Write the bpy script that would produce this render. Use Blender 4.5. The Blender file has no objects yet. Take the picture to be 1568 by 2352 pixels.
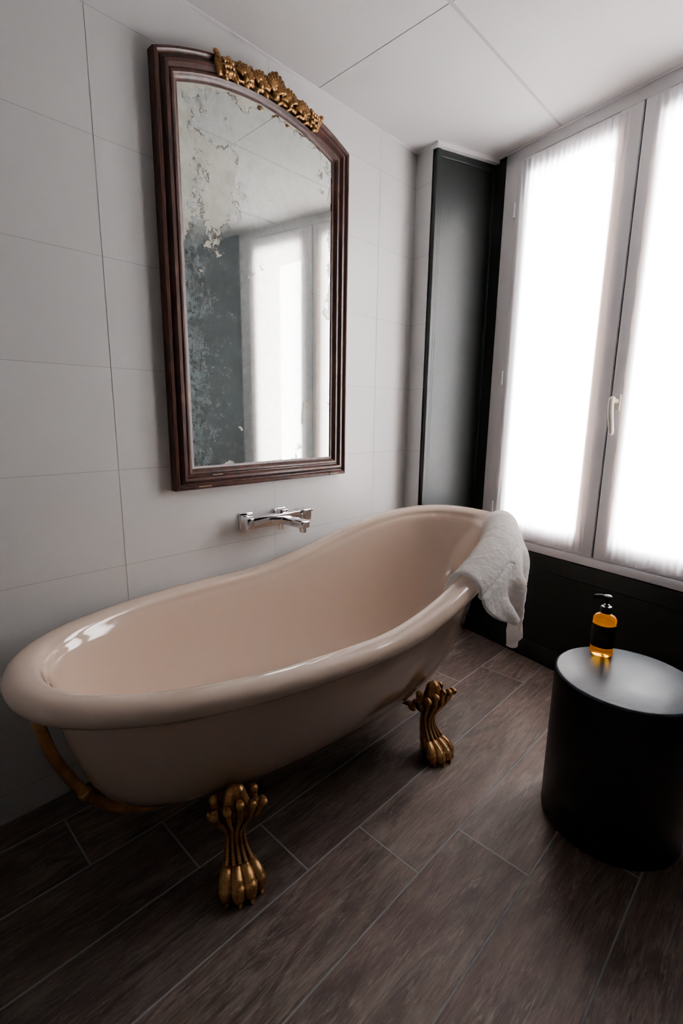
import bpy, bmesh, math, random
from mathutils import Matrix, Vector, noise
random.seed(4)
sc=bpy.context.scene
try:
    sc.view_settings.look='AgX - Medium High Contrast'
except Exception as e: print(e)
H=2.353
# ------------------------------------------------------------------ materials
class NT:
    def __init__(s,name):
        s.m=bpy.data.materials.new(name); s.m.use_nodes=True; s.t=s.m.node_tree; s.t.nodes.clear()
        s.out=s.n('ShaderNodeOutputMaterial')
    def n(s,ty,**k):
        a=s.t.nodes.new(ty)
        for q,v in k.items(): setattr(a,q,v)
        return a
    def l(s,a,b): s.t.links.new(a,b)
    def val(s,sock,v):
        if hasattr(v,'is_linked') or isinstance(v,bpy.types.NodeSocket): s.l(v,sock)
        else: sock.default_value=v
    def math(s,op,a,b=0.0,c=0.0,clamp=False):
        m=s.n('ShaderNodeMath',operation=op); m.use_clamp=clamp
        s.val(m.inputs[0],a); s.val(m.inputs[1],b); s.val(m.inputs[2],c); return m.outputs[0]
    def coord(s,scale=(1,1,1)):
        c=s.n('ShaderNodeTexCoord'); mp=s.n('ShaderNodeMapping'); mp.inputs['Scale'].default_value=scale
        s.l(c.outputs['Object'],mp.inputs[0]); return mp.outputs[0]
    def noise(s,vec,scale,detail=4,rough=.5,dist=0):
        a=s.n('ShaderNodeTexNoise'); a.inputs['Scale'].default_value=scale; a.inputs['Detail'].default_value=detail
        a.inputs['Roughness'].default_value=rough; a.inputs['Distortion'].default_value=dist; s.l(vec,a.inputs['Vector']); return a.outputs['Fac']
    def ramp(s,f,stops):
        r=s.n('ShaderNodeValToRGB'); s.l(f,r.inputs[0]); e=r.color_ramp.elements
        while len(e)<len(stops): e.new(.5)
        for x,(p,c) in zip(e,stops): x.position=p; x.color=(c[0],c[1],c[2],1) if not isinstance(c,(int,float)) else (c,c,c,1)
        return r.outputs[0]
    def mix(s,f,a,b,mode='MIX'):
        m=s.n('ShaderNodeMix',data_type='RGBA',blend_type=mode)
        s.val(m.inputs[0],f)
        for i,v in ((6,a),(7,b)):
            if isinstance(v,bpy.types.NodeSocket): s.l(v,m.inputs[i])
            else: m.inputs[i].default_value=(v[0],v[1],v[2],1)
        return m.outputs[2]
    def bump(s,h,st=.2,d=.01):
        b=s.n('ShaderNodeBump'); b.inputs['Strength'].default_value=st; b.inputs['Distance'].default_value=d; s.l(h,b.inputs['Height']); return b.outputs[0]
    def pbsdf(s,col=None,rough=.5,metal=0,normal=None,coat=0,**k):
        p=s.n('ShaderNodeBsdfPrincipled')
        if isinstance(col,bpy.types.NodeSocket): s.l(col,p.inputs['Base Color'])
        elif col is not None: p.inputs['Base Color'].default_value=(*col,1)
        s.val(p.inputs['Roughness'],rough); s.val(p.inputs['Metallic'],metal); p.inputs['Coat Weight'].default_value=coat
        p.inputs['Coat Roughness'].default_value=.04
        if normal: s.l(normal,p.inputs['Normal'])
        for q,v in k.items(): p.inputs[q.replace('_',' ')].default_value=v
        return p.outputs[0]
    def done(s,sh): s.l(sh,s.out.inputs[0]); return s.m

def simple(name,col,rough=.5,metal=0,coat=0,nscale=0,nst=.1,var=.0,**k):
    t=NT(name); v=t.coord()
    c=col; nm=None
    nz=t.noise(v,nscale or 20,5)
    if var: c=t.mix(nz,[x*(1-var) for x in col],[min(1,x*(1+var)) for x in col])
    if nscale: nm=t.bump(nz,nst,.005)
    return t.done(t.pbsdf(c,rough,metal,nm,coat,**k))

def m_tile():
    t=NT('white_tile'); v=t.coord()
    at=t.n('ShaderNodeAttribute',attribute_name='rnd')
    c=t.mix(at.outputs['Fac'],(.765,.77,.77),(.79,.795,.795))
    nz=t.noise(v,3,3); n2=t.noise(v,160,2)
    return t.done(t.pbsdf(c,.33,0,t.bump(t.math('ADD',t.math('MULTIPLY',nz,.8),t.math('MULTIPLY',n2,.05)),.12,.01)))
def m_wood():
    t=NT('wood_plank_tile'); at=t.n('ShaderNodeAttribute',attribute_name='rnd')
    c=t.n('ShaderNodeTexCoord'); off=t.n('ShaderNodeCombineXYZ')
    t.l(t.math('MULTIPLY',at.outputs['Fac'],37.0),off.inputs[0]); t.l(t.math('MULTIPLY',at.outputs['Fac'],91.0),off.inputs[1])
    ad=t.n('ShaderNodeVectorMath',operation='ADD'); t.l(c.outputs['Object'],ad.inputs[0]); t.l(off.outputs[0],ad.inputs[1])
    def mp(sc_):
        m=t.n('ShaderNodeMapping'); m.inputs['Scale'].default_value=sc_; t.l(ad.outputs[0],m.inputs[0]); return m.outputs[0]
    g=t.noise(mp((9,1.6,1)),1.5,9,.66,2.2); f=t.noise(mp((150,9,1)),1.5,5,.75,.5); b=t.noise(mp((4.5,1.6,1)),1.7,5,.6,.9); h=t.noise(mp((30,3.2,1)),2,7,.72,3.0)
    col=t.ramp(g,[(.32,(.080,.062,.053)),(.45,(.140,.112,.098)),(.55,(.205,.170,.150)),(.70,(.31,.272,.245))])
    col=t.mix(t.ramp(b,[(.44,0),(.64,.65)]),col,(.165,.112,.100))
    col=t.mix(t.ramp(h,[(.54,0),(.64,.6)]),col,(.33,.29,.26))
    col=t.mix(t.ramp(h,[(.30,.85),(.42,0)]),col,(.050,.036,.030))
    col=t.mix(.55,col,t.ramp(f,[(.36,.25),(.52,1)]),'MULTIPLY')
    tint=t.ramp(at.outputs['Fac'],[(0,(.76,.75,.76)),(.5,(1,.95,.93)),(1,(1.2,1.17,1.14))])
    col=t.mix(1,col,tint,'MULTIPLY')
    r=t.math('MULTIPLY_ADD',f,.2,.40)
    return t.done(t.pbsdf(col,r,0,t.bump(t.math('ADD',f,g),.35,.003),0,Specular_IOR_Level=.4))
def m_mahog():
    t=NT('mahogany'); v=t.coord((30,30,4)); g=t.noise(v,2,6,.6,.6); w=t.noise(t.coord(),9,4)
    col=t.ramp(g,[(.3,(.017,.006,.004)),(.55,(.050,.017,.010)),(.75,(.10,.040,.024))])
    col=t.mix(t.ramp(w,[(.62,0),(.72,.5)]),col,(.12,.06,.035))
    return t.done(t.pbsdf(col,.42,0,t.bump(g,.2,.002),.1))
def m_gold(name,c1,c2,c3):
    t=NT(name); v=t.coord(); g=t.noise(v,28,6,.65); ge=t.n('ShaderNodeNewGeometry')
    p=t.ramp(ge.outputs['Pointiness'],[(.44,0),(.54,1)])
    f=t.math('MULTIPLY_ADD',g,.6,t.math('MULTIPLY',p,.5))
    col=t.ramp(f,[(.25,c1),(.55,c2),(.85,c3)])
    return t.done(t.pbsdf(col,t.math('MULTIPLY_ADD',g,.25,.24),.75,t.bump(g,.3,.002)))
def m_mirror(y0,y1,z0,z1):
    t=NT('aged_mirror_glass'); c=t.n('ShaderNodeTexCoord'); sp=t.n('ShaderNodeSeparateXYZ'); t.l(c.outputs['Object'],sp.inputs[0]); v=c.outputs['Object']
    y,z=sp.outputs[1],sp.outputs[2]
    n1=t.noise(v,6.5,8,.62,.5); n2=t.noise(v,24,8,.7,.3); n3=t.noise(v,230,3,.6); n4=t.noise(v,3,4,.6)
    dl=t.math('SUBTRACT',y,y0); dr=t.math('SUBTRACT',y1,y)
    dy=t.math('SUBTRACT',y,1.165); dz=t.math('SUBTRACT',z,1.34)
    rr=t.math('SQRT',t.math('ADD',t.math('MULTIPLY',dy,dy),t.math('MULTIPLY',dz,dz)))
    dt=t.math('SUBTRACT',.855,rr); db=t.math('SUBTRACT',z,z0)
    dlu=t.math('ADD',dl,t.math('MULTIPLY',t.math('LESS_THAN',z,1.70),.07))
    dru=t.math('ADD',dr,t.math('MULTIPLY',t.math('LESS_THAN',z,1.55),.04))
    dtl=t.math('MINIMUM',dlu,dt); dmin=t.math('MINIMUM',dtl,t.math('MINIMUM',t.math('ADD',db,.018),dru))
    edge=t.math('POWER',2.718,t.math('MULTIPLY',dmin,-28))
    cy=t.math('SUBTRACT',y,.93); cz=t.math('SUBTRACT',z,1.90)
    d2=t.math('ADD',t.math('MULTIPLY',t.math('MULTIPLY',cy,cy),40),t.math('MULTIPLY',t.math('MULTIPLY',cz,cz),24))
    cor=t.math('POWER',2.718,t.math('MULTIPLY',d2,-1))
    f=t.math('ADD',t.math('ADD',t.math('MULTIPLY',n1,.65),t.math('MULTIPLY',n2,.35)),t.math('ADD',t.math('MULTIPLY',edge,.21),t.math('MULTIPLY',cor,.18)))
    patch=t.ramp(f,[(.640,0),(.652,1)])
    border=t.ramp(f,[(.628,0),(.640,1),(.648,.9),(.658,0)])
    col=t.ramp(t.noise(v,14,6,.7),[(.3,(.55,.55,.44)),(.6,(.80,.83,.74)),(.8,(.62,.54,.37))])
    ll=t.math('POWER',2.718,t.math('MULTIPLY',dl,-4.2))
    hz=t.math('MULTIPLY_ADD',ll,.75,t.math('MULTIPLY',t.ramp(n2,[(.45,0),(.7,1)]),.32))
    scr=t.noise(t.coord((1,60,14)),2.0,6,.75,.4)
    hz=t.math('MULTIPLY',hz,t.math('MULTIPLY',t.ramp(t.noise(v,38,9,.85),[(.38,.15),(.64,1)]),t.ramp(scr,[(.3,.5),(.6,1)])))
    hz=t.math('ADD',hz,t.math('MULTIPLY',t.ramp(t.noise(v,11,9,.85),[(.34,.2),(.68,.85)]),t.math('MULTIPLY',ll,.48)))
    hz=t.math('ADD',hz,.05)
    spk=t.math('MULTIPLY',t.ramp(n3,[(.66,0),(.72,.9)]),t.ramp(n4,[(.42,0),(.58,1)]))
    line=t.math('LESS_THAN',t.math('ABSOLUTE',t.math('SUBTRACT',t.math('MULTIPLY_ADD',y,-.02,1.665),z)),.0012)
    hz=t.math('MAXIMUM',t.math('MAXIMUM',hz,spk),t.math('MULTIPLY',t.math('MULTIPLY',line,n2),.9),clamp=True)
    mir=t.pbsdf((.91,.96,.92),t.math('MULTIPLY_ADD',n2,.05,.01),1.0)
    haze=t.pbsdf((.48,.57,.58),.45,.2)
    pm=t.pbsdf(col,.5,.1,t.bump(n2,.3,.002))
    bm=t.pbsdf((.060,.038,.020),.6)
    m1=t.n('ShaderNodeMixShader'); t.l(t.math('MULTIPLY',hz,.62),m1.inputs[0]); t.l(mir,m1.inputs[1]); t.l(haze,m1.inputs[2])
    m2=t.n('ShaderNodeMixShader'); t.l(t.math('MULTIPLY',patch,.78),m2.inputs[0]); t.l(m1.outputs[0],m2.inputs[1]); t.l(pm,m2.inputs[2])
    m3=t.n('ShaderNodeMixShader'); t.l(t.math('MULTIPLY',border,t.ramp(t.noise(v,26,5,.7),[(.42,0),(.55,.95)])),m3.inputs[0]); t.l(m2.outputs[0],m3.inputs[1]); t.l(bm,m3.inputs[2])
    return t.done(m3.outputs[0])
def m_curtain():
    t=NT('sheer_curtain'); v=t.coord()
    nz=t.noise(t.coord(),9,4)
    d=t.n('ShaderNodeBsdfDiffuse'); d.inputs[0].default_value=(.88,.87,.93,1)
    tr=t.n('ShaderNodeBsdfTranslucent'); t.l(t.mix(nz,(.95,.93,.95),(.98,.97,.98)),tr.inputs[0])
    tp=t.n('ShaderNodeBsdfTransparent')
    m=t.n('ShaderNodeMixShader'); m.inputs[0].default_value=.6; t.l(d.outputs[0],m.inputs[1]); t.l(tr.outputs[0],m.inputs[2])
    m2=t.n('ShaderNodeMixShader'); m2.inputs[0].default_value=.08; t.l(m.outputs[0],m2.inputs[1]); t.l(tp.outputs[0],m2.inputs[2])
    return t.done(m2.outputs[0])
def m_towel():
    t=NT('terry_towel'); v=t.coord(); nz=t.noise(v,420,3); n2=t.noise(v,70,4)
    nm=t.bump(t.math('ADD',nz,t.math('MULTIPLY',n2,.6)),.8,.005)
    p=t.pbsdf((.97,.965,.955),.95,0,nm)
    tr=t.n('ShaderNodeBsdfTranslucent'); tr.inputs[0].default_value=(1,.99,.98,1)
    m=t.n('ShaderNodeMixShader'); m.inputs[0].default_value=.5; t.l(p,m.inputs[1]); t.l(tr.outputs[0],m.inputs[2]); return t.done(m.outputs[0])
def m_pane():
    t=NT('window_pane'); tp=t.n('ShaderNodeBsdfTransparent'); g=t.n('ShaderNodeBsdfGlossy'); g.inputs['Roughness'].default_value=.02
    m=t.n('ShaderNodeMixShader'); m.inputs[0].default_value=.04; t.l(tp.outputs[0],m.inputs[1]); t.l(g.outputs[0],m.inputs[2]); return t.done(m.outputs[0])
def m_tabletop():
    t=NT('table_black_top'); v=t.coord(); a=t.noise(v,6,6,.6,2.0)
    col=t.ramp(a,[(.35,(.010,.014,.018)),(.7,(.034,.044,.052))])
    return t.done(t.pbsdf(col,t.math('MULTIPLY_ADD',a,.35,.22),0,None,0,Specular_IOR_Level=.17))
def m_amber():
    t=NT('amber_liquid'); p=t.pbsdf((1,.56,.08),.02,0,None,0,Transmission_Weight=1.0,IOR=1.3)
    d=t.n('ShaderNodeBsdfTranslucent'); d.inputs[0].default_value=(1,.48,.04,1)
    m=t.n('ShaderNodeMixShader'); m.inputs[0].default_value=.2; t.l(p,m.inputs[1]); t.l(d.outputs[0],m.inputs[2]); return t.done(m.outputs[0])
M={}
M['tile']=m_tile(); M['grout']=simple('tile_grout',(.58,.58,.575),.8)
M['wood']=m_wood(); M['fgrout']=simple('floor_grout',(.34,.34,.34),.8,nscale=60)
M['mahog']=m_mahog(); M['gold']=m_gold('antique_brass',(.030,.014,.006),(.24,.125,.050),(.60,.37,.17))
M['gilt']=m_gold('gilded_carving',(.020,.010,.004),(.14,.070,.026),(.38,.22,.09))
M['black']=simple('black_panel',(.011,.015,.0135),.42,nscale=90,nst=.08)
M['white']=simple('white_window_frame',(.90,.89,.91),.35)
M['stone']=simple('outer_reveal_stone',(.85,.60,.40),.8)
M['ceil']=simple('ceiling_panel',(.75,.75,.755),.75,nscale=320,nst=.25); M['cgroove']=simple('ceiling_joint',(.20,.20,.20),.6)
M['cstrip']=simple('ceiling_strip',(.52,.52,.52),.6)
M['enamel']=simple('beige_enamel',(.73,.585,.485),.08,coat=1.0,Coat_IOR=1.65)
M['chrome']=simple('chrome',(.8,.8,.82),.08,1)
M['towel']=m_towel()
M['tside']=simple('table_black_side',(.008,.009,.011),.38,nscale=120,nst=.05); M['ttop']=m_tabletop()
M['amber']=m_amber(); M['bblack']=simple('black_plastic',(.010,.009,.009),.3); M['label']=simple('bottle_label',(.006,.005,.005),.5); M['mark']=simple('label_mark',(.05,.035,.02),.5)
M['hand']=simple('handle_white',(.88,.84,.77),.3); M['curtain']=m_curtain(); M['pane']=m_pane()
M['plain']=simple('plain_wall',(.66,.66,.66),.7,nscale=120,nst=.1)
M['dark']=simple('dark_wall',(.10,.105,.105),.6,nscale=120,nst=.1)
M['sash_gap']=simple('dark_gap',(.05,.05,.06),.6)  # dark colour painted in for the shade of the gap between sashes
# ------------------------------------------------------------------ mesh builder
class MB:
    def __init__(s): s.v=[];s.f=[];s.mi=[];s.mats=[];s.rnd=[]
    def mat(s,m):
        if m not in s.mats: s.mats.append(m)
        return s.mats.index(m)
    def add(s,vs,fs,m,T=None,rnd=0.0):
        o=len(s.v); k=s.mat(m)
        for p in vs: s.v.append(tuple(T@Vector(p)) if T is not None else tuple(p))
        for f in fs: s.f.append([o+i for i in f]); s.mi.append(k); s.rnd.append(rnd)
    def bm(s,b,m,T=None):
        b.verts.ensure_lookup_table(); b.verts.index_update()
        s.add([v.co.copy() for v in b.verts],[[v.index for v in f.verts] for f in b.faces],m,T); b.free()
    def box(s,a,b,m,T=None,bev=0.0,seg=2):
        x=bmesh.new(); bmesh.ops.create_cube(x,size=1)
        for v in x.verts: v.co=Vector([(a[i]+b[i])/2+v.co[i]*(b[i]-a[i]) for i in range(3)])
        if bev: bmesh.ops.bevel(x,geom=x.edges[:],offset=bev,segments=seg,profile=.5,affect='EDGES')
        s.bm(x,m,T)
    def rings(s,R,m,T=None,close=True,capA=False,capB=False):
        n=len(R[0]); vs=[p for r in R for p in r]; fs=[]
        for i in range(len(R)-1):
            for j in range(n if close else n-1):
                k=(j+1)%n; fs.append([i*n+j,i*n+k,(i+1)*n+k,(i+1)*n+j])
        if capA: fs.append(list(range(n))[::-1])
        if capB: fs.append([(len(R)-1)*n+j for j in range(n)])
        s.add(vs,fs,m,T)
    def lathe(s,prof,m,T=None,n=48,capA=True,capB=True):
        s.rings([[(r*math.cos(2*math.pi*j/n),r*math.sin(2*math.pi*j/n),z) for j in range(n)] for r,z in prof],m,T,True,capA,capB)
    def tube(s,pts,rad,m,n=16,T=None):
        pts=[Vector(p) for p in pts]; R=[]; up=None
        for i,p in enumerate(pts):
            d=(pts[min(i+1,len(pts)-1)]-pts[max(i-1,0)]).normalized()
            if up is None: up=d.orthogonal().normalized()
            up=(up-d*up.dot(d)).normalized(); w=d.cross(up); r=rad[i] if isinstance(rad,(list,tuple)) else rad
            R.append([tuple(p+up*r*math.cos(2*math.pi*j/n)+w*r*math.sin(2*math.pi*j/n)) for j in range(n)])
        s.rings(R,m,T,True,True,True)
    def blob(s,c,r,m,T=None,rot=None,sub=2):
        b=bmesh.new(); bmesh.ops.create_icosphere(b,subdivisions=sub,radius=1)
        X=Matrix.Translation(c)@(rot or Matrix.Identity(4))@Matrix.Diagonal((*(r if hasattr(r,'__len__') else (r,r,r)),1))
        b.transform(X); s.bm(b,m,T)
    def obj(s,name,smooth=None,parent=None):
        me=bpy.data.meshes.new(name); me.from_pydata(s.v,[],s.f)
        for m in s.mats: me.materials.append(m)
        me.polygons.foreach_set('material_index',s.mi)
        at=me.attributes.new('rnd','FLOAT','FACE'); at.data.foreach_set('value',s.rnd)
        bm_=bmesh.new(); bm_.from_mesh(me); bmesh.ops.recalc_face_normals(bm_,faces=bm_.faces[:]); bm_.to_mesh(me); bm_.free()
        if smooth is not None:
            me.polygons.foreach_set('use_smooth',[True]*len(me.polygons))
            if smooth<180: me.set_sharp_from_angle(angle=math.radians(smooth))
        o=bpy.data.objects.new(name,me); bpy.context.collection.objects.link(o)
        if parent: o.parent=parent
        return o
def empty(name):
    e=bpy.data.objects.new(name,None); bpy.context.collection.objects.link(e); return e
def catmull(P,n=10):
    P=[Vector(p) for p in P]; Q=[P[0]*2-P[1]]+P+[P[-1]*2-P[-2]]; o=[]
    for i in range(1,len(Q)-2):
        for k in range(n):
            t=k/n; a,b,c,d=Q[i-1:i+3]
            o.append(.5*((2*b)+(c-a)*t+(2*a-5*b+4*c-d)*t*t+(3*b-a-3*c+d)*t**3))
    o.append(P[-1]); return o
# window-wall frame: x=u along wall, y=v outward, z up
C0=2.35; DU=Vector((.978,-.209,0)).normalized(); NV=Vector((.209,.978,0)).normalized()
TW=Matrix(((DU.x,NV.x,0,NV.x*C0),(DU.y,NV.y,0,NV.y*C0),(0,0,1,0),(0,0,0,1)))
XR=2.35; YB=-1.35
# ------------------------------------------------------------------ floor
b=MB(); g=.0024
b.box((-.05,YB-.05,-.05),(XR+.05,2.9,-.0005),M['fgrout'])
W=.209
for i in range(-1,12):
    xa=.105+W*i; xb=xa+W
    xa=max(xa,-.0); xb=min(xb,XR)
    if xb<=xa: continue
    j0=.325+.197*i
    for k in range(-4,4):
        ya=j0+1.3*k; yb=ya+1.3
        ya=max(ya,YB); yb=min(yb,2.45)
        if yb-ya<.03: continue
        x0,x1,y0,y1=xa+g,xb-g,ya+g,yb-g; e=.0006
        vs=[(x0,y0,-.0005),(x1,y0,-.0005),(x1,y1,-.0005),(x0,y1,-.0005),(x0+e,y0+e,0),(x1-e,y0+e,0),(x1-e,y1-e,0),(x0+e,y1-e,0)]
        b.add(vs,[(4,5,6,7),(0,1,5,4),(1,2,6,5),(2,3,7,6),(3,0,4,7)],M['wood'],None,random.random())
b.obj('floor')
# ------------------------------------------------------------------ tiled wall helper
def tiled(b,T,L0,L1,seam,mat=M['tile']):
    b.box((L0,.001,-.02),(L1,.12,H+.02),M['grout'],T)
    cols=[L0]+[seam+.6*k for k in range(-10,12) if L0+.01<seam+.6*k<L1-.01]+[L1]
    rows=[0]+[.6933+.303*k for k in range(-5,10) if .01<.6933+.303*k<H-.01]+[H]
    q=.0009
    for i in range(len(cols)-1):
        for j in range(len(rows)-1):
            a0,a1,c0,c1=cols[i]+q,cols[i+1]-q,rows[j]+q,rows[j+1]-q
            b.add([(a0,0,c0),(a1,0,c0),(a1,0,c1),(a0,0,c1)],[(0,1,2,3)],mat,T,random.random())
b=MB(); TL=Matrix(((0,-1,0,0),(1,0,0,0),(0,0,1,0),(0,0,0,1)))
tiled(b,TL,YB,2.5,.5978); b.obj('wall_left')
# corner pillar: white tiled face then black splayed panel
PA=Vector((0,2.055,0)); PB=Vector((.103,2.034,0)); PC=Vector((.128,2.029,0)); PD=Vector((.262,2.40,0))
b=MB(); d=(PB-PA).normalized(); n=Vector((-d.y,d.x,0))
TP=Matrix(((d.x,n.x,0,PA.x),(d.y,n.y,0,PA.y),(0,0,1,0),(0,0,0,1)))
b.box((0.001,.001,0),((PB-PA).length,.3,H),M['grout'],TP)
rows=[0]+[.6933+.303*k for k in range(-2,6)]+[H]
for j in range(len(rows)-1):
    b.add([(0.001,0,rows[j]+.001),((PB-PA).length,0,rows[j]+.001),((PB-PA).length,0,rows[j+1]-.001),(0.001,0,rows[j+1]-.001)],[(0,1,2,3)],M['tile'],TP,.5)
b.obj('wall_pillar')
b=MB(); d=(PD-PC).normalized(); n=Vector((-d.y,d.x,0)); Lp=(PD-PC).length
TD=Matrix(((d.x,n.x,0,PC.x),(d.y,n.y,0,PC.y),(0,0,1,0),(0,0,0,1)))
zt=2.335
b.box((0,.012,0),(Lp,.05,zt),M['black'],TD)
b.box((0,-.004,0),(.022,.05,zt),M['black'],TD,.003); b.box((.022,.004,0),(.038,.05,zt),M['black'],TD,.003)
b.box((Lp-.06,.0,0),(Lp,.05,zt),M['black'],TD,.003); b.box((0,.0,zt-.03),(Lp,.05,zt),M['black'],TD,.003)
b.box((.0,.0,0),(Lp,.05,.12),M['black'],TD,.003)
b.obj('trim_1')
# ------------------------------------------------------------------ window wall
b=MB()
b.box((-.52,0,0),(2.35,.25,.54),M['black'],TW)
b.box((-.52,0,.54),(-.19,.25,H+.02),M['black'],TW)
b.box((1.03,0,.54),(2.35,.25,H+.02),M['black'],TW)
b.box((-.19,0.05,H),(1.03,.25,H+.1),M['black'],TW)
b.box((-.19,.072,.50),(-.08,.50,H+.02),M['stone'],TW); b.box((.93,.072,.50),(1.03,.30,H+.02),M['stone'],TW)
b.box((-.19,.072,.50),(1.03,.27,.57),M['stone'],TW); b.box((-.19,.072,2.31),(1.03,.27,H+.02),M['stone'],TW)
b.obj('wall_window')
b=MB(); b.box((-.26,-.012,0),(2.0,.0,.09),M['black'],TW,.003); b.box((-.26,-.008,.46),(2.0,0,.535),M['black'],TW,.003); b.obj('baseboard_window')
b=MB(); b.box((XR,YB,0),(XR+.1,2.6,H),M['dark']); b.obj('wall_right')
b=MB(); b.box((-.1,YB-.1,0),(XR+.1,YB,H),M['plain']); b.obj('wall_back')
# ------------------------------------------------------------------ ceiling
b=MB(); b.box((-.1,YB-.1,H+.004),(XR+.1,2.75,H+.08),M['cgroove'])
xs=[0,.573,1.173,1.773,XR]; ys=[YB,-.98,.22,1.42,2.62]
for i in range(4):
    for j in range(4):
        x0,x1,y0,y1=xs[i]+.006,xs[i+1]-.006,ys[j]+.0018,ys[j+1]-.0018
        b.add([(x0,y0,H),(x1,y0,H),(x1,y1,H),(x0,y1,H),(x0,y0,H+.005),(x1,y0,H+.005),(x1,y1,H+.005),(x0,y1,H+.005)],[(0,1,2,3),(0,1,5,4),(1,2,6,5),(2,3,7,6),(3,0,4,7)],M['ceil'],None,.5)
b.box((.566,YB,H+.0005),(.580,2.5,H+.004),M['cstrip'])
b.obj('ceiling')
b=MB()
b.box((0,YB,H-.003),(.014,2.05,H+.001),M['white'])
b.box((-.25,-.016,H-.003),(2.0,0.0,H+.001),M['white'],TW)
b.box((0,-.014,H-.003),((PC-PA).length+.01,0,H+.001),M['white'],TP); b.box((-.01,-.02,zt),(Lp-.05,.03,H+.001),M['white'],TD)
b.obj('trim_2')
# ------------------------------------------------------------------ window
win=empty('window_1')
b=MB()
b.box((-.19,-.004,.54),(-.116,.07,H),M['white'],TW,.003); b.box((.956,-.004,.54),(1.03,.07,H),M['white'],TW,.003)
b.box((-.19,-.004,2.303),(1.03,.07,H),M['white'],TW,.003); b.box((-.19,-.010,.54),(1.03,.07,.577),M['white'],TW,.004)
b.obj('frame',40,win)
def sash(name,u0,u1):
    b=MB(); s=.084; z0,z1=.581,2.300
    for a,c in (((u0,-.012,z0),(u0+s,.055,z1)),((u1-s,-.012,z0),(u1,.055,z1)),((u0+s-.004,-.009,z0),(u1-s+.004,.055,z0+s)),((u0+s-.004,-.009,z1-s),(u1-s+.004,.055,z1))):
        b.box(a,c,M['white'],TW,.005,3)
    b.box((u0+s-.01,.018,z0+s-.01),(u1-s+.01,.024,z1-s+.01),M['pane'],TW)
    b.obj(name,40,win)
sash('sash_1',-.113,.4165); sash('sash_2',.4235,.953)
b=MB(); b.box((.4165,.0,.581),(.4235,.04,2.3),M['sash_gap'],TW); b.obj('gap_strip',None,win)  # added dark strip standing in for the shadowed gap between the sashes
b=MB()
for z in (2.10,1.36,.72):
    b.tube([TW@Vector((-.118,-.014,z-.03)),TW@Vector((-.118,-.014,z+.03))],.006,M['white'],12)
    b.tube([TW@Vector((-.118,-.014,z-.034)),TW@Vector((-.118,-.014,z-.031))],.0068,M['hand'],12)
b.obj('hinges',40,win)
b=MB(); uh=.452
b.box((uh-.014,-.024,1.20),(uh+.014,-.012,1.265),M['hand'],TW,.004,3)
b.tube([TW@Vector((uh,-.02,1.238)),TW@Vector((uh,-.056,1.238))],.0095,M['hand'],16)
P=catmull([(uh,-.052,1.250),(uh,-.062,1.235),(uh+.004,-.064,1.19),(uh+.010,-.062,1.14),(uh+.014,-.060,1.105)],6)
b.tube([TW@p for p in P],[.010]*3+[.0105]*(len(P)-6)+[.0095,.008,.004],M['hand'],14)
b.obj('handle',60,win)
def curtain(name,u0,u1,z0,z1,seed):
    b=MB(); nu,nz=110,140; vs=[];fs=[]
    for j in range(nz+1):
        fz=j/nz; z=z0+(z1-z0)*fz
        for i in range(nu+1):
            fu=i/nu; 
            pinch=.018*(math.sin(math.pi*fz))**.5 if 0<fz<1 else 0
            u=u0+(u1-u0)*fu
            u+= (fu-.5)*(-2)*pinch*.35+ .0015*math.sin(fz*60+seed)*(1 if fu in (0,1) else 0)
            endf=math.exp(-min(fz,1-fz)*12)
            w=.0008*math.sin(fu*95+seed)+.0018*noise.noise(Vector((fu*9+seed,fz*1.5,0)))+endf*.0048*math.sin(fu*120+2*math.sin(fu*9+seed))
            w+=.0018*noise.noise(Vector((fu*30,fz*40,seed)))*endf*2
            zz=z+ (endf*.006*math.sin(fu*26+seed) if fz<.5 else endf*.003*math.sin(fu*31+seed))
            vs.append(tuple(TW@Vector((u,-.0285+w,zz))))
    for j in range(nz):
        for i in range(nu):
            a=j*(nu+1)+i; fs.append((a,a+1,a+nu+2,a+nu+1))
    b.add(vs,fs,M['curtain']); return b.obj(name,180)
curtain('window_curtain',-.086,.385,.598,2.280,1.0); curtain('window_curtain.001',.470,.94,.598,2.284,3.3)
# ------------------------------------------------------------------ bathtub
tub=empty('bathtub')
O=Vector((.425,1.045,0)); E=Vector((.099,.995,0)).normalized(); Wv=Vector((E.y,-E.x,0))
HL,HW,NP=.87,.405,2.3
def sup(th):
    c,s=math.cos(th),math.sin(th); return math.copysign(abs(c)**(2/NP),c),math.copysign(abs(s)**(2/NP),s)
def sm(x,a,b):
    t=max(0,min(1,(x-a)/(b-a))); return t*t*(3-2*t)
def ztop(s): return .598+.188*sm(s,-.10,.86)+.004*sm(-s,.5,.87)
def tp(s,t,z): return tuple(O+E*s+Wv*t+Vector((0,0,z)))
N=160
_f=[sup(2*math.pi*j/4000) for j in range(4001)]
_L=[0]
for j in range(4000): _L.append(_L[-1]+math.hypot((_f[j+1][0]-_f[j][0])*.8,(_f[j+1][1]-_f[j][1])*.36))
ANG=[]; j=0
for k in range(N):
    tgt=_L[-1]*k/N
    while _L[j+1]<tgt: j+=1
    fr=(tgt-_L[j])/max(1e-9,_L[j+1]-_L[j])
    ANG.append((_f[j][0]+(_f[j+1][0]-_f[j][0])*fr,_f[j][1]+(_f[j+1][1]-_f[j][1])*fr))
def ring(d,dz):
    return [tp(a*(HL-d),c*(HW-d),ztop(a*HL)+dz) for a,c in ANG]
PRF=[(0,0,0),(.15,.008,.008),(.30,.020,.018),(.46,.038,.036),(.62,.062,.062),(.77,.10,.100),(.88,.155,.145),(.955,.235,.195),(1.0,.37,.26)]
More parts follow.
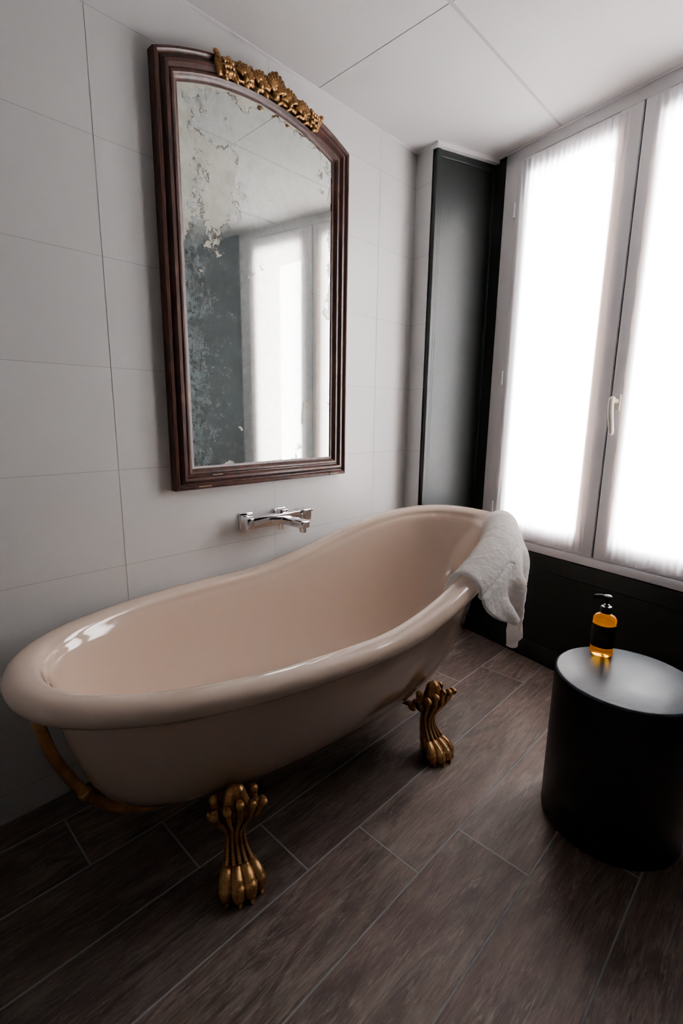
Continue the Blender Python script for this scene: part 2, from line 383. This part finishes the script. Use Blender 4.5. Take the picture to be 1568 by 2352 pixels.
def body(d0,dz0,zb):
    R=[]
    for t,dl,dw in PRF:
        r=[]
        for a,c in ANG:
            L=HL-d0-dl; Wd=HW-d0-dw
            zt_=ztop(a*HL)+dz0; z=zt_+(zb-zt_)*t
            ext=.13*t*max(0,a)**1.5
            r.append(tp(a*L-ext*max(0,a),c*Wd,z))
        R.append(r)
    return R
def shrink(r,k,dz):
    c=Vector((O.x,O.y,0))
    return [tuple(c+(Vector((p[0],p[1],0))-c)*k+Vector((0,0,p[2]+dz))) for p in r]
b=MB(); R=[]
outer=body(.084,-.05,.122)
R+=[shrink(outer[-1],.08,-.004),shrink(outer[-1],.5,-.004)]+outer[::-1]
for ph in range(-110,181,18):
    a=math.radians(ph)
    R.append(ring(.039-.039*math.cos(a)+(0.004 if ph>90 else 0),-.030+.030*math.sin(a)))
inner=body(.096,-.052,.160)
R+=[ring(.0885,-.041)]+inner+[shrink(inner[-1],.5,-.003),shrink(inner[-1],.08,-.003)]
b.rings(R,M['enamel'],None,True,True,True)
o=b.obj('shell',180,tub); mo=o.modifiers.new('s','SUBSURF'); mo.levels=1; mo.render_levels=1
b=MB(); b.lathe([(.001,.004),(.02,.004),(.026,.002),(.028,-.004)],M['chrome'],Matrix.Translation(tp(-.36,0,.160))); b.obj('drain_cap',40,tub)
# claw feet: scrolled acanthus knee, slim fluted ankle, forward lion paw
def foot(name,s,t,ang,side):
    b=MB(); m=M['gold']
    def limb(p0,p1,r0,r1,n=6,sq=(1,1,1)):
        p0,p1=Vector(p0),Vector(p1)
        for i in range(n+1):
            k=i/n; r=r0+(r1-r0)*k; b.blob(p0.lerp(p1,k),(r*sq[0],r*sq[1],r*sq[2]),m)
    # paw
    b.blob((-.006,0,.030),(.042,.044,.028),m); b.blob((-.018,0,.050),(.036,.037,.032),m)
    for k,(yy,ln) in enumerate(((-.038,.012),(-.0135,.030),(.0135,.030),(.038,.012))):
        P=catmull([(-.012,yy*.60,.062),(.010+ln*.3,yy*.92,.050),(.024+ln*.6,yy*1.08,.036),(.030+ln*.8,yy*1.12,.020)],5)
        for i,p in enumerate(P): b.blob(p,.0125+.0050*math.sin(math.pi*i/len(P))+(.003 if i>len(P)*.7 else 0),m)
        b.blob((.040+ln*.85,yy*1.14,.009),(.009,.0065,.0095),m)
    # leg core, S-curved
    P=catmull([(-.018,0,.055),(-.034,0,.095),(-.038,0,.130),(-.026,0,.175),(-.012,0,.215),(-.016,0,.250)],6)
    Rd=[.034,.0255,.0225,.030,.036,.024]
    for i,p in enumerate(P):
        q=i/(len(P)-1)*5; a=min(4,int(q)); r=Rd[a]+(Rd[a+1]-Rd[a])*(q-a)
        b.blob(p,(r*.92,r*1.08,r),m)
    # flutes that spread from the ankle up to the leafy knee
    for yy in (-1,-.5,0,.5,1):
        q=math.sqrt(max(0,1-(yy/1.25)**2))
        P=catmull([(-.006+.018*q,yy*.030,.072),(-.028+.018*q,yy*.022,.100),(-.034+.020*q,yy*.021,.132),(-.020+.026*q,yy*.034,.170),(-.004+.030*q,yy*.050,.205),(.002+.026*q,yy*.058,.236),(.010+.020*q,yy*.060,.256-.018*abs(yy))],6)
        for i,p in enumerate(P):
            k=i/(len(P)-1); b.blob(p,.0056+.0050*sm(k,.5,.9),m,sub=1)
        b.blob(P[-1]+Vector((.004,0,-.002)),(.011,.011,.010),m)      # curled leaf tip
    for sy in (-1,1):
        for i in range(10):                                         # side volutes
            a=i/9*4.6; rr=.017*(1-i/13)
            b.blob((-.036+rr*math.cos(a),sy*(.052+.0012*i),.196+rr*math.sin(a)),.0068,m,sub=1)
        limb((-.030,sy*.040,.180),(-.030,sy*.050,.235),.015,.012,5)
        b.blob((-.056,sy*.056,.170),(.018,.010,.010),m)
    limb((-.045,0,.175),(-.10,0,.140),.024,.016,8,(1,1.5,.7))
    limb((-.10,0,.140),(-.18,0,.112),.014,.009,8,(1,1.5,.6))
    c,sn=math.cos(ang),math.sin(ang)
    ax=(Wv*side*c+E*sn).normalized(); ay=Vector((0,0,1)).cross(ax)
    T=Matrix(((ax.x,ay.x,0,0),(ax.y,ay.y,0,0),(0,0,1,0),(0,0,0,1)))
    p=tp(s,t,0); T=Matrix.Translation(p)@T
    b.v=[tuple(T@Vector(q)) for q in b.v]
    zm=min(q[2] for q in b.v); b.v=[(q[0],q[1],q[2]-zm+.0005) for q in b.v]
    o=b.obj(name,180,tub); r=o.modifiers.new('r','REMESH'); r.mode='VOXEL'; r.voxel_size=.0020; r.use_smooth_shade=True
foot('foot_1',-.450,.254,-.25,1); foot('foot_2',.31,.254,-.1,1); foot('foot_3',-.450,-.254,-.1,-1); foot('foot_4',.31,-.254,.1,-1)
# overflow / waste pipe at low end
b=MB()
P=catmull([tp(-.806,0,.535),tp(-.812,0,.51),tp(-.806,-.0,.46),tp(-.788,0,.38),tp(-.752,0,.29),tp(-.70,0,.205),tp(-.62,0,.14),tp(-.50,0,.105),tp(-.36,0,.095)],8)
b.tube(P,.0130,M['gold'],18)
for k,r in ((3,.018),(5,.018),(10,.016),(36,.016)):
    d=(P[k+1]-P[k]).normalized(); b.tube([P[k]-d*.008,P[k]-d*.006,P[k]+d*.006,P[k]+d*.008],[r*.85,r,r,r*.85],M['gold'],18)
b.tube([Vector(tp(-.81,0,.515)),Vector(tp(-.784,0,.515))],.013,M['gold'],18)
b.tube([Vector(tp(-.36,0,.13)),Vector(tp(-.36,0,.08))],.024,M['gold'],20)
b.tube([Vector(tp(-.36,0,.10)),Vector(tp(-.36,0,.002))],.016,M['gold'],20)
b.obj('waste_pipe',60,tub)
# ------------------------------------------------------------------ towel
def towel():
    b=MB(); nu,nv=64,130; th0,th1=math.radians(73),math.radians(26)
    out=[]
    for j in range(nv+1):
        fv=j/nv
        for i in range(nu+1):
            fu=i/nu
            Lin=.09+.08*(1-fu)+.01*math.sin(fu*7); Lout=.22+.26*sm(fu,.05,.75); arc=.125
            tot=Lin+arc+Lout; sarc=fv*tot
            hang=max(0,sarc-Lin-arc)
            k=sm(hang,0,.36)
            fe=fu*(1-k)+(.54+.46*(fu))*k
            ins=max(0,Lin-sarc)
            fe+= -.08*sm(ins,0,.14)
            th=th0+(th1-th0)*fe
            a,c=sup(th); a2,c2=sup(th+.01)
            base=Vector((a*HL,c*HW)); zt_=ztop(a*HL)
            base2=Vector((a2*HL,c2*HW)); tg=(base2-base).normalized(); nrm=Vector((tg.y,-tg.x))
            if nrm.dot(base)<0: nrm=-nrm
            if ins>0: dd=.092+ins*.12; z=zt_-.022-ins*.95
            elif hang<=0:
                al=(sarc-Lin)/arc; an=math.radians(170-190*al); dd=.041-.055*math.cos(an); z=zt_-.030+.046*math.sin(an)
            else:
                dd=-.013-.014*sm(hang,0,.1); z=zt_-.043-hang
            fold=.008*math.sin(fu*15+1.2)+.005*math.sin(fu*29+fv*5)
            amp=.35+1.7*sm(hang,0,.15)
            w=fold*amp+.005*noise.noise(Vector((fu*5,fv*9,1.7)))
            if ins>0: w=-abs(w)*.7
            elif hang<=0: w=abs(w)*.9
            p2=base-nrm*dd
            if hang>0 or ins>0: p2=p2+nrm*(w+ (.014 if hang>0 else -.006))
            else: z+=w
            out.append(tp(p2.x,p2.y,z+.003))
    fs=[]
    for j in range(nv):
        for i in range(nu):
            q=j*(nu+1)+i; fs.append((q,q+1,q+nu+2,q+nu+1))
    b.add(out,fs,M['towel']); o=b.obj('towel',180)
    s=o.modifiers.new('so','SOLIDIFY'); s.thickness=.013; s.offset=0
    s=o.modifiers.new('ss','SUBSURF'); s.levels=1; s.render_levels=1
    tx=bpy.data.textures.new('terry','CLOUDS'); tx.noise_scale=.014
    dm=o.modifiers.new('d','DISPLACE'); dm.texture=tx; dm.strength=.004
towel()
# ------------------------------------------------------------------ wall mirror
mir=empty('wall_mirror')
y0,y1,z0,zs=.765,1.567,.915,2.180; yc=(y0+y1)/2; sag=.09; hw=(y1-y0)/2; Rr=(hw*hw+sag*sag)/(2*sag); zc=zs+sag-Rr
def outline(d,x,n=40):
    r=Rr-d; a=y0+d; c=y1-d
    pts=[(x,a,z0+d),(x,c,z0+d)]
    for k in range(n+1):
        yy=c+(a-c)*k/n; pts.append((x,yy,zc+math.sqrt(r*r-(yy-yc)**2)))
    return pts
prof=[(.0,.002),(.0,.030),(.003,.036),(.010,.038),(.014,.034),(.018,.028),(.021,.028),(.024,.034),(.032,.040),(.040,.040),(.043,.034),(.047,.028),(.050,.028),(.054,.031),(.060,.031),(.064,.027),(.068,.020),(.072,.018),(.078,.017),(.078,.010)]
b=MB(); b.rings([outline(d,x) for d,x in prof],M['mahog']); b.obj('frame',35,mir)
b=MB(); wm=simple('worn_edge',(.30,.22,.17),.7)
for (ya,zz,L) in ((.845,.923,.05),(1.21,.952,.10),(1.47,.92,.05),(.90,.96,.04)):
    b.box((.0385,ya,zz),(.0392,ya+L,zz+.004),wm)
b.obj('chips',None,mir)
b=MB(); b.add(outline(.070,.013),[list(range(43))],m_mirror(y0+.078,y1-.078,z0+.078,zs)); b.obj('glass',None,mir)
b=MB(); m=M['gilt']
def AR(a,dr,x):
    an=math.asin((a-yc)/Rr); r=Rr+dr; return Vector((x,yc+r*math.sin(an),zc+r*math.cos(an))),an
def ell(a,dr,x,rx,rt,rr,tilt=0):
    p,an=AR(a,dr,x); b.blob(p,(rx,rt,rr),m,rot=Matrix.Rotation(-an+tilt,4,'X'),sub=2)
yl,yr=.965,1.40; ym=1.185
yy=yl
while yy<yr: ell(yy,-.032,.040,.010,.012,.028); yy+=.010
for i in range(-4,5):
    a=i*.27; p,an=AR(ym,-.050,.052); dirv=Vector((0,math.sin(a+an),math.cos(a+an)))
    L=.058-.004*abs(i)
    for q in range(8): b.blob(p+dirv*L*q/7+Vector((.010*math.sin(q/7*2.6),0,0)),.0035+.0055*q/7,m,sub=1)
ell(ym,-.055,.056,.012,.014,.012)
for sgn in (-1,1):
    for off,rr in ((.066,.034),(.130,.031)):
        p,an=AR(ym+sgn*off,-.052,.050)
        for i in range(-4,5):
            a=i*.30-sgn*.25; dirv=Vector((0,math.sin(a+an),math.cos(a+an)))
            for q in range(7): b.blob(p+dirv*(rr*1.25-.002*abs(i))*q/6+Vector((.009*math.sin(q/6*2.6),0,0)),.0028+.0042*q/6,m,sub=1)
        b.blob(p+Vector((.008,0,0)),.009,m)
    for i in range(9):
        c=ym+sgn*(.035+.021*i); up=(i%2)*2-1
        ell(c,-.032+up*.022,.040,.008,.007,.018,sgn*(.9*up))
    for i in range(12):
        c=ym+sgn*(.172+.010*(i%4)); ell(c,-.047+.014*(i//4)+random.uniform(-.003,.003),.050,.008,.0072,.0072)
    for i in range(5): ell(ym+sgn*(.207+.003*i),-.045+.011*i,.044,.008,.012,.008,sgn*.5)
o=b.obj('carved_crest',180,mir); r=o.modifiers.new('r','REMESH'); r.mode='VOXEL'; r.voxel_size=.0020; r.use_smooth_shade=True
# ------------------------------------------------------------------ faucet
b=MB(); m=M['chrome']; zf=.772; ya,yb=1.055,1.215
for y in (ya,yb):
    b.box((0.0005,y-.031,zf-.031),(.010,y+.031,zf+.031),m,None,.004,3)
    b.tube([(.008,y,zf),(.035,y,zf)],.018,m,24)
b.box((.034,ya-.040,zf-.021),(.074,1.31,zf+.021),m,None,.004,3)
b.box((.031,ya-.044,zf-.023),(.077,ya-.012,zf+.023),m,None,.004,3)
b.box((.028,1.275,zf-.024),(.080,1.325,zf+.024),m,None,.004,3)
b.box((.040,1.325,zf+.010),(.080,1.335,zf+.022),m,None,.003,3)
b.box((.060,1.178,zf-.024),(.185,1.222,zf+.006),m,None,.007,4)
b.tube([(.168,1.20,zf-.020),(.168,1.20,zf-.040)],.014,m,24)
b.box((.038,1.175,zf+.018),(.066,1.215,zf+.034),m,None,.004,3)
b.tube([(.054,1.185,zf-.018),(.054,1.185,zf-.046)],.011,m,24)
b.obj('bath_faucet',40)
# ------------------------------------------------------------------ side table
b=MB(); r=.185; h=.46; T=Matrix.Translation((1.235,1.468,0))
b.lathe([(r-.006,.0005),(r-.002,.003),(r,.008),(r,h-.012),(r-.001,h-.005)],M['tside'],T,128,True,False)
b.lathe([(r-.001,h-.005),(r-.004,h-.0015),(r-.008,h),(.001,h)],M['ttop'],T,128,False,True)
b.obj('side_table',35)
# ------------------------------------------------------------------ soap bottle
sb=empty('soap_bottle'); T=Matrix.Translation((1.140,1.560,h+.0008))
b=MB(); b.lathe([(.001,.0),(.027,.0),(.031,.003),(.0325,.008),(.0325,.112),(.031,.119),(.025,.126),(.014,.131),(.0125,.138),(.001,.138)],M['amber'],T,64); b.obj('bottle',40,sb)
b=MB(); R=[]
for z in (.030,.100):
    R.append([(.0331*math.cos(a),.0331*math.sin(a),z) for a in [math.radians(-170+230*k/40) for k in range(41)]])
b.rings(R,M['label'],T,False)
b.rings([[(.0333*math.cos(a),.0333*math.sin(a),.066+dz*math.sqrt(max(0,1-((k-10)/10.0)**2))*.013) for k,a in [(k,math.radians(-86+34*k/20)) for k in range(21)]] for dz in (-1,1)],M['mark'],T,False)
b.obj('label',60,sb)
b=MB(); m=M['bblack']
b.lathe([(.0155,.134),(.0165,.136),(.0165,.150),(.014,.154),(.0075,.156),(.0075,.160),(.0045,.161),(.0045,.176),(.010,.177),(.012,.180),(.012,.186),(.009,.189),(.001,.190)],m,T,32)
d=Vector((-.85,-.25,0)).normalized()
b.tube([T@(Vector((0,0,.184))+d*q+Vector((0,0,dz))) for q,dz in ((0,0),(.02,.0005),(.032,-.001),(.037,-.006))],[.0055,.005,.0042,.003],m,14)
b.obj('pump',40,sb)
# ------------------------------------------------------------------ world
w=bpy.data.worlds.new('sky'); sc.world=w; w.use_nodes=True
bg=w.node_tree.nodes['Background']; bg.inputs[0].default_value=(.965,.98,1,1); bg.inputs[1].default_value=41.0
# ------------------------------------------------------------------ camera
f,a,p,r,cx,cz=1122.4442,0.7686,0.1969,0.0129,1.5306,1.1722
F=Vector((-math.sin(a)*math.cos(p),math.cos(a)*math.cos(p),-math.sin(p))); R0=Vector((math.cos(a),math.sin(a),0)); U0=R0.cross(F)
R_=R0*math.cos(r)+U0*math.sin(r); U_=U0*math.cos(r)-R0*math.sin(r)
cd=bpy.data.cameras.new('camera'); cd.sensor_width=36; cd.lens=f*36/2352; cd.clip_start=.02
co=bpy.data.objects.new('camera',cd); bpy.context.collection.objects.link(co)
co.matrix_world=Matrix(((R_.x,U_.x,-F.x,cx),(R_.y,U_.y,-F.y,0),(R_.z,U_.z,-F.z,cz),(0,0,0,1)))
sc.camera=co
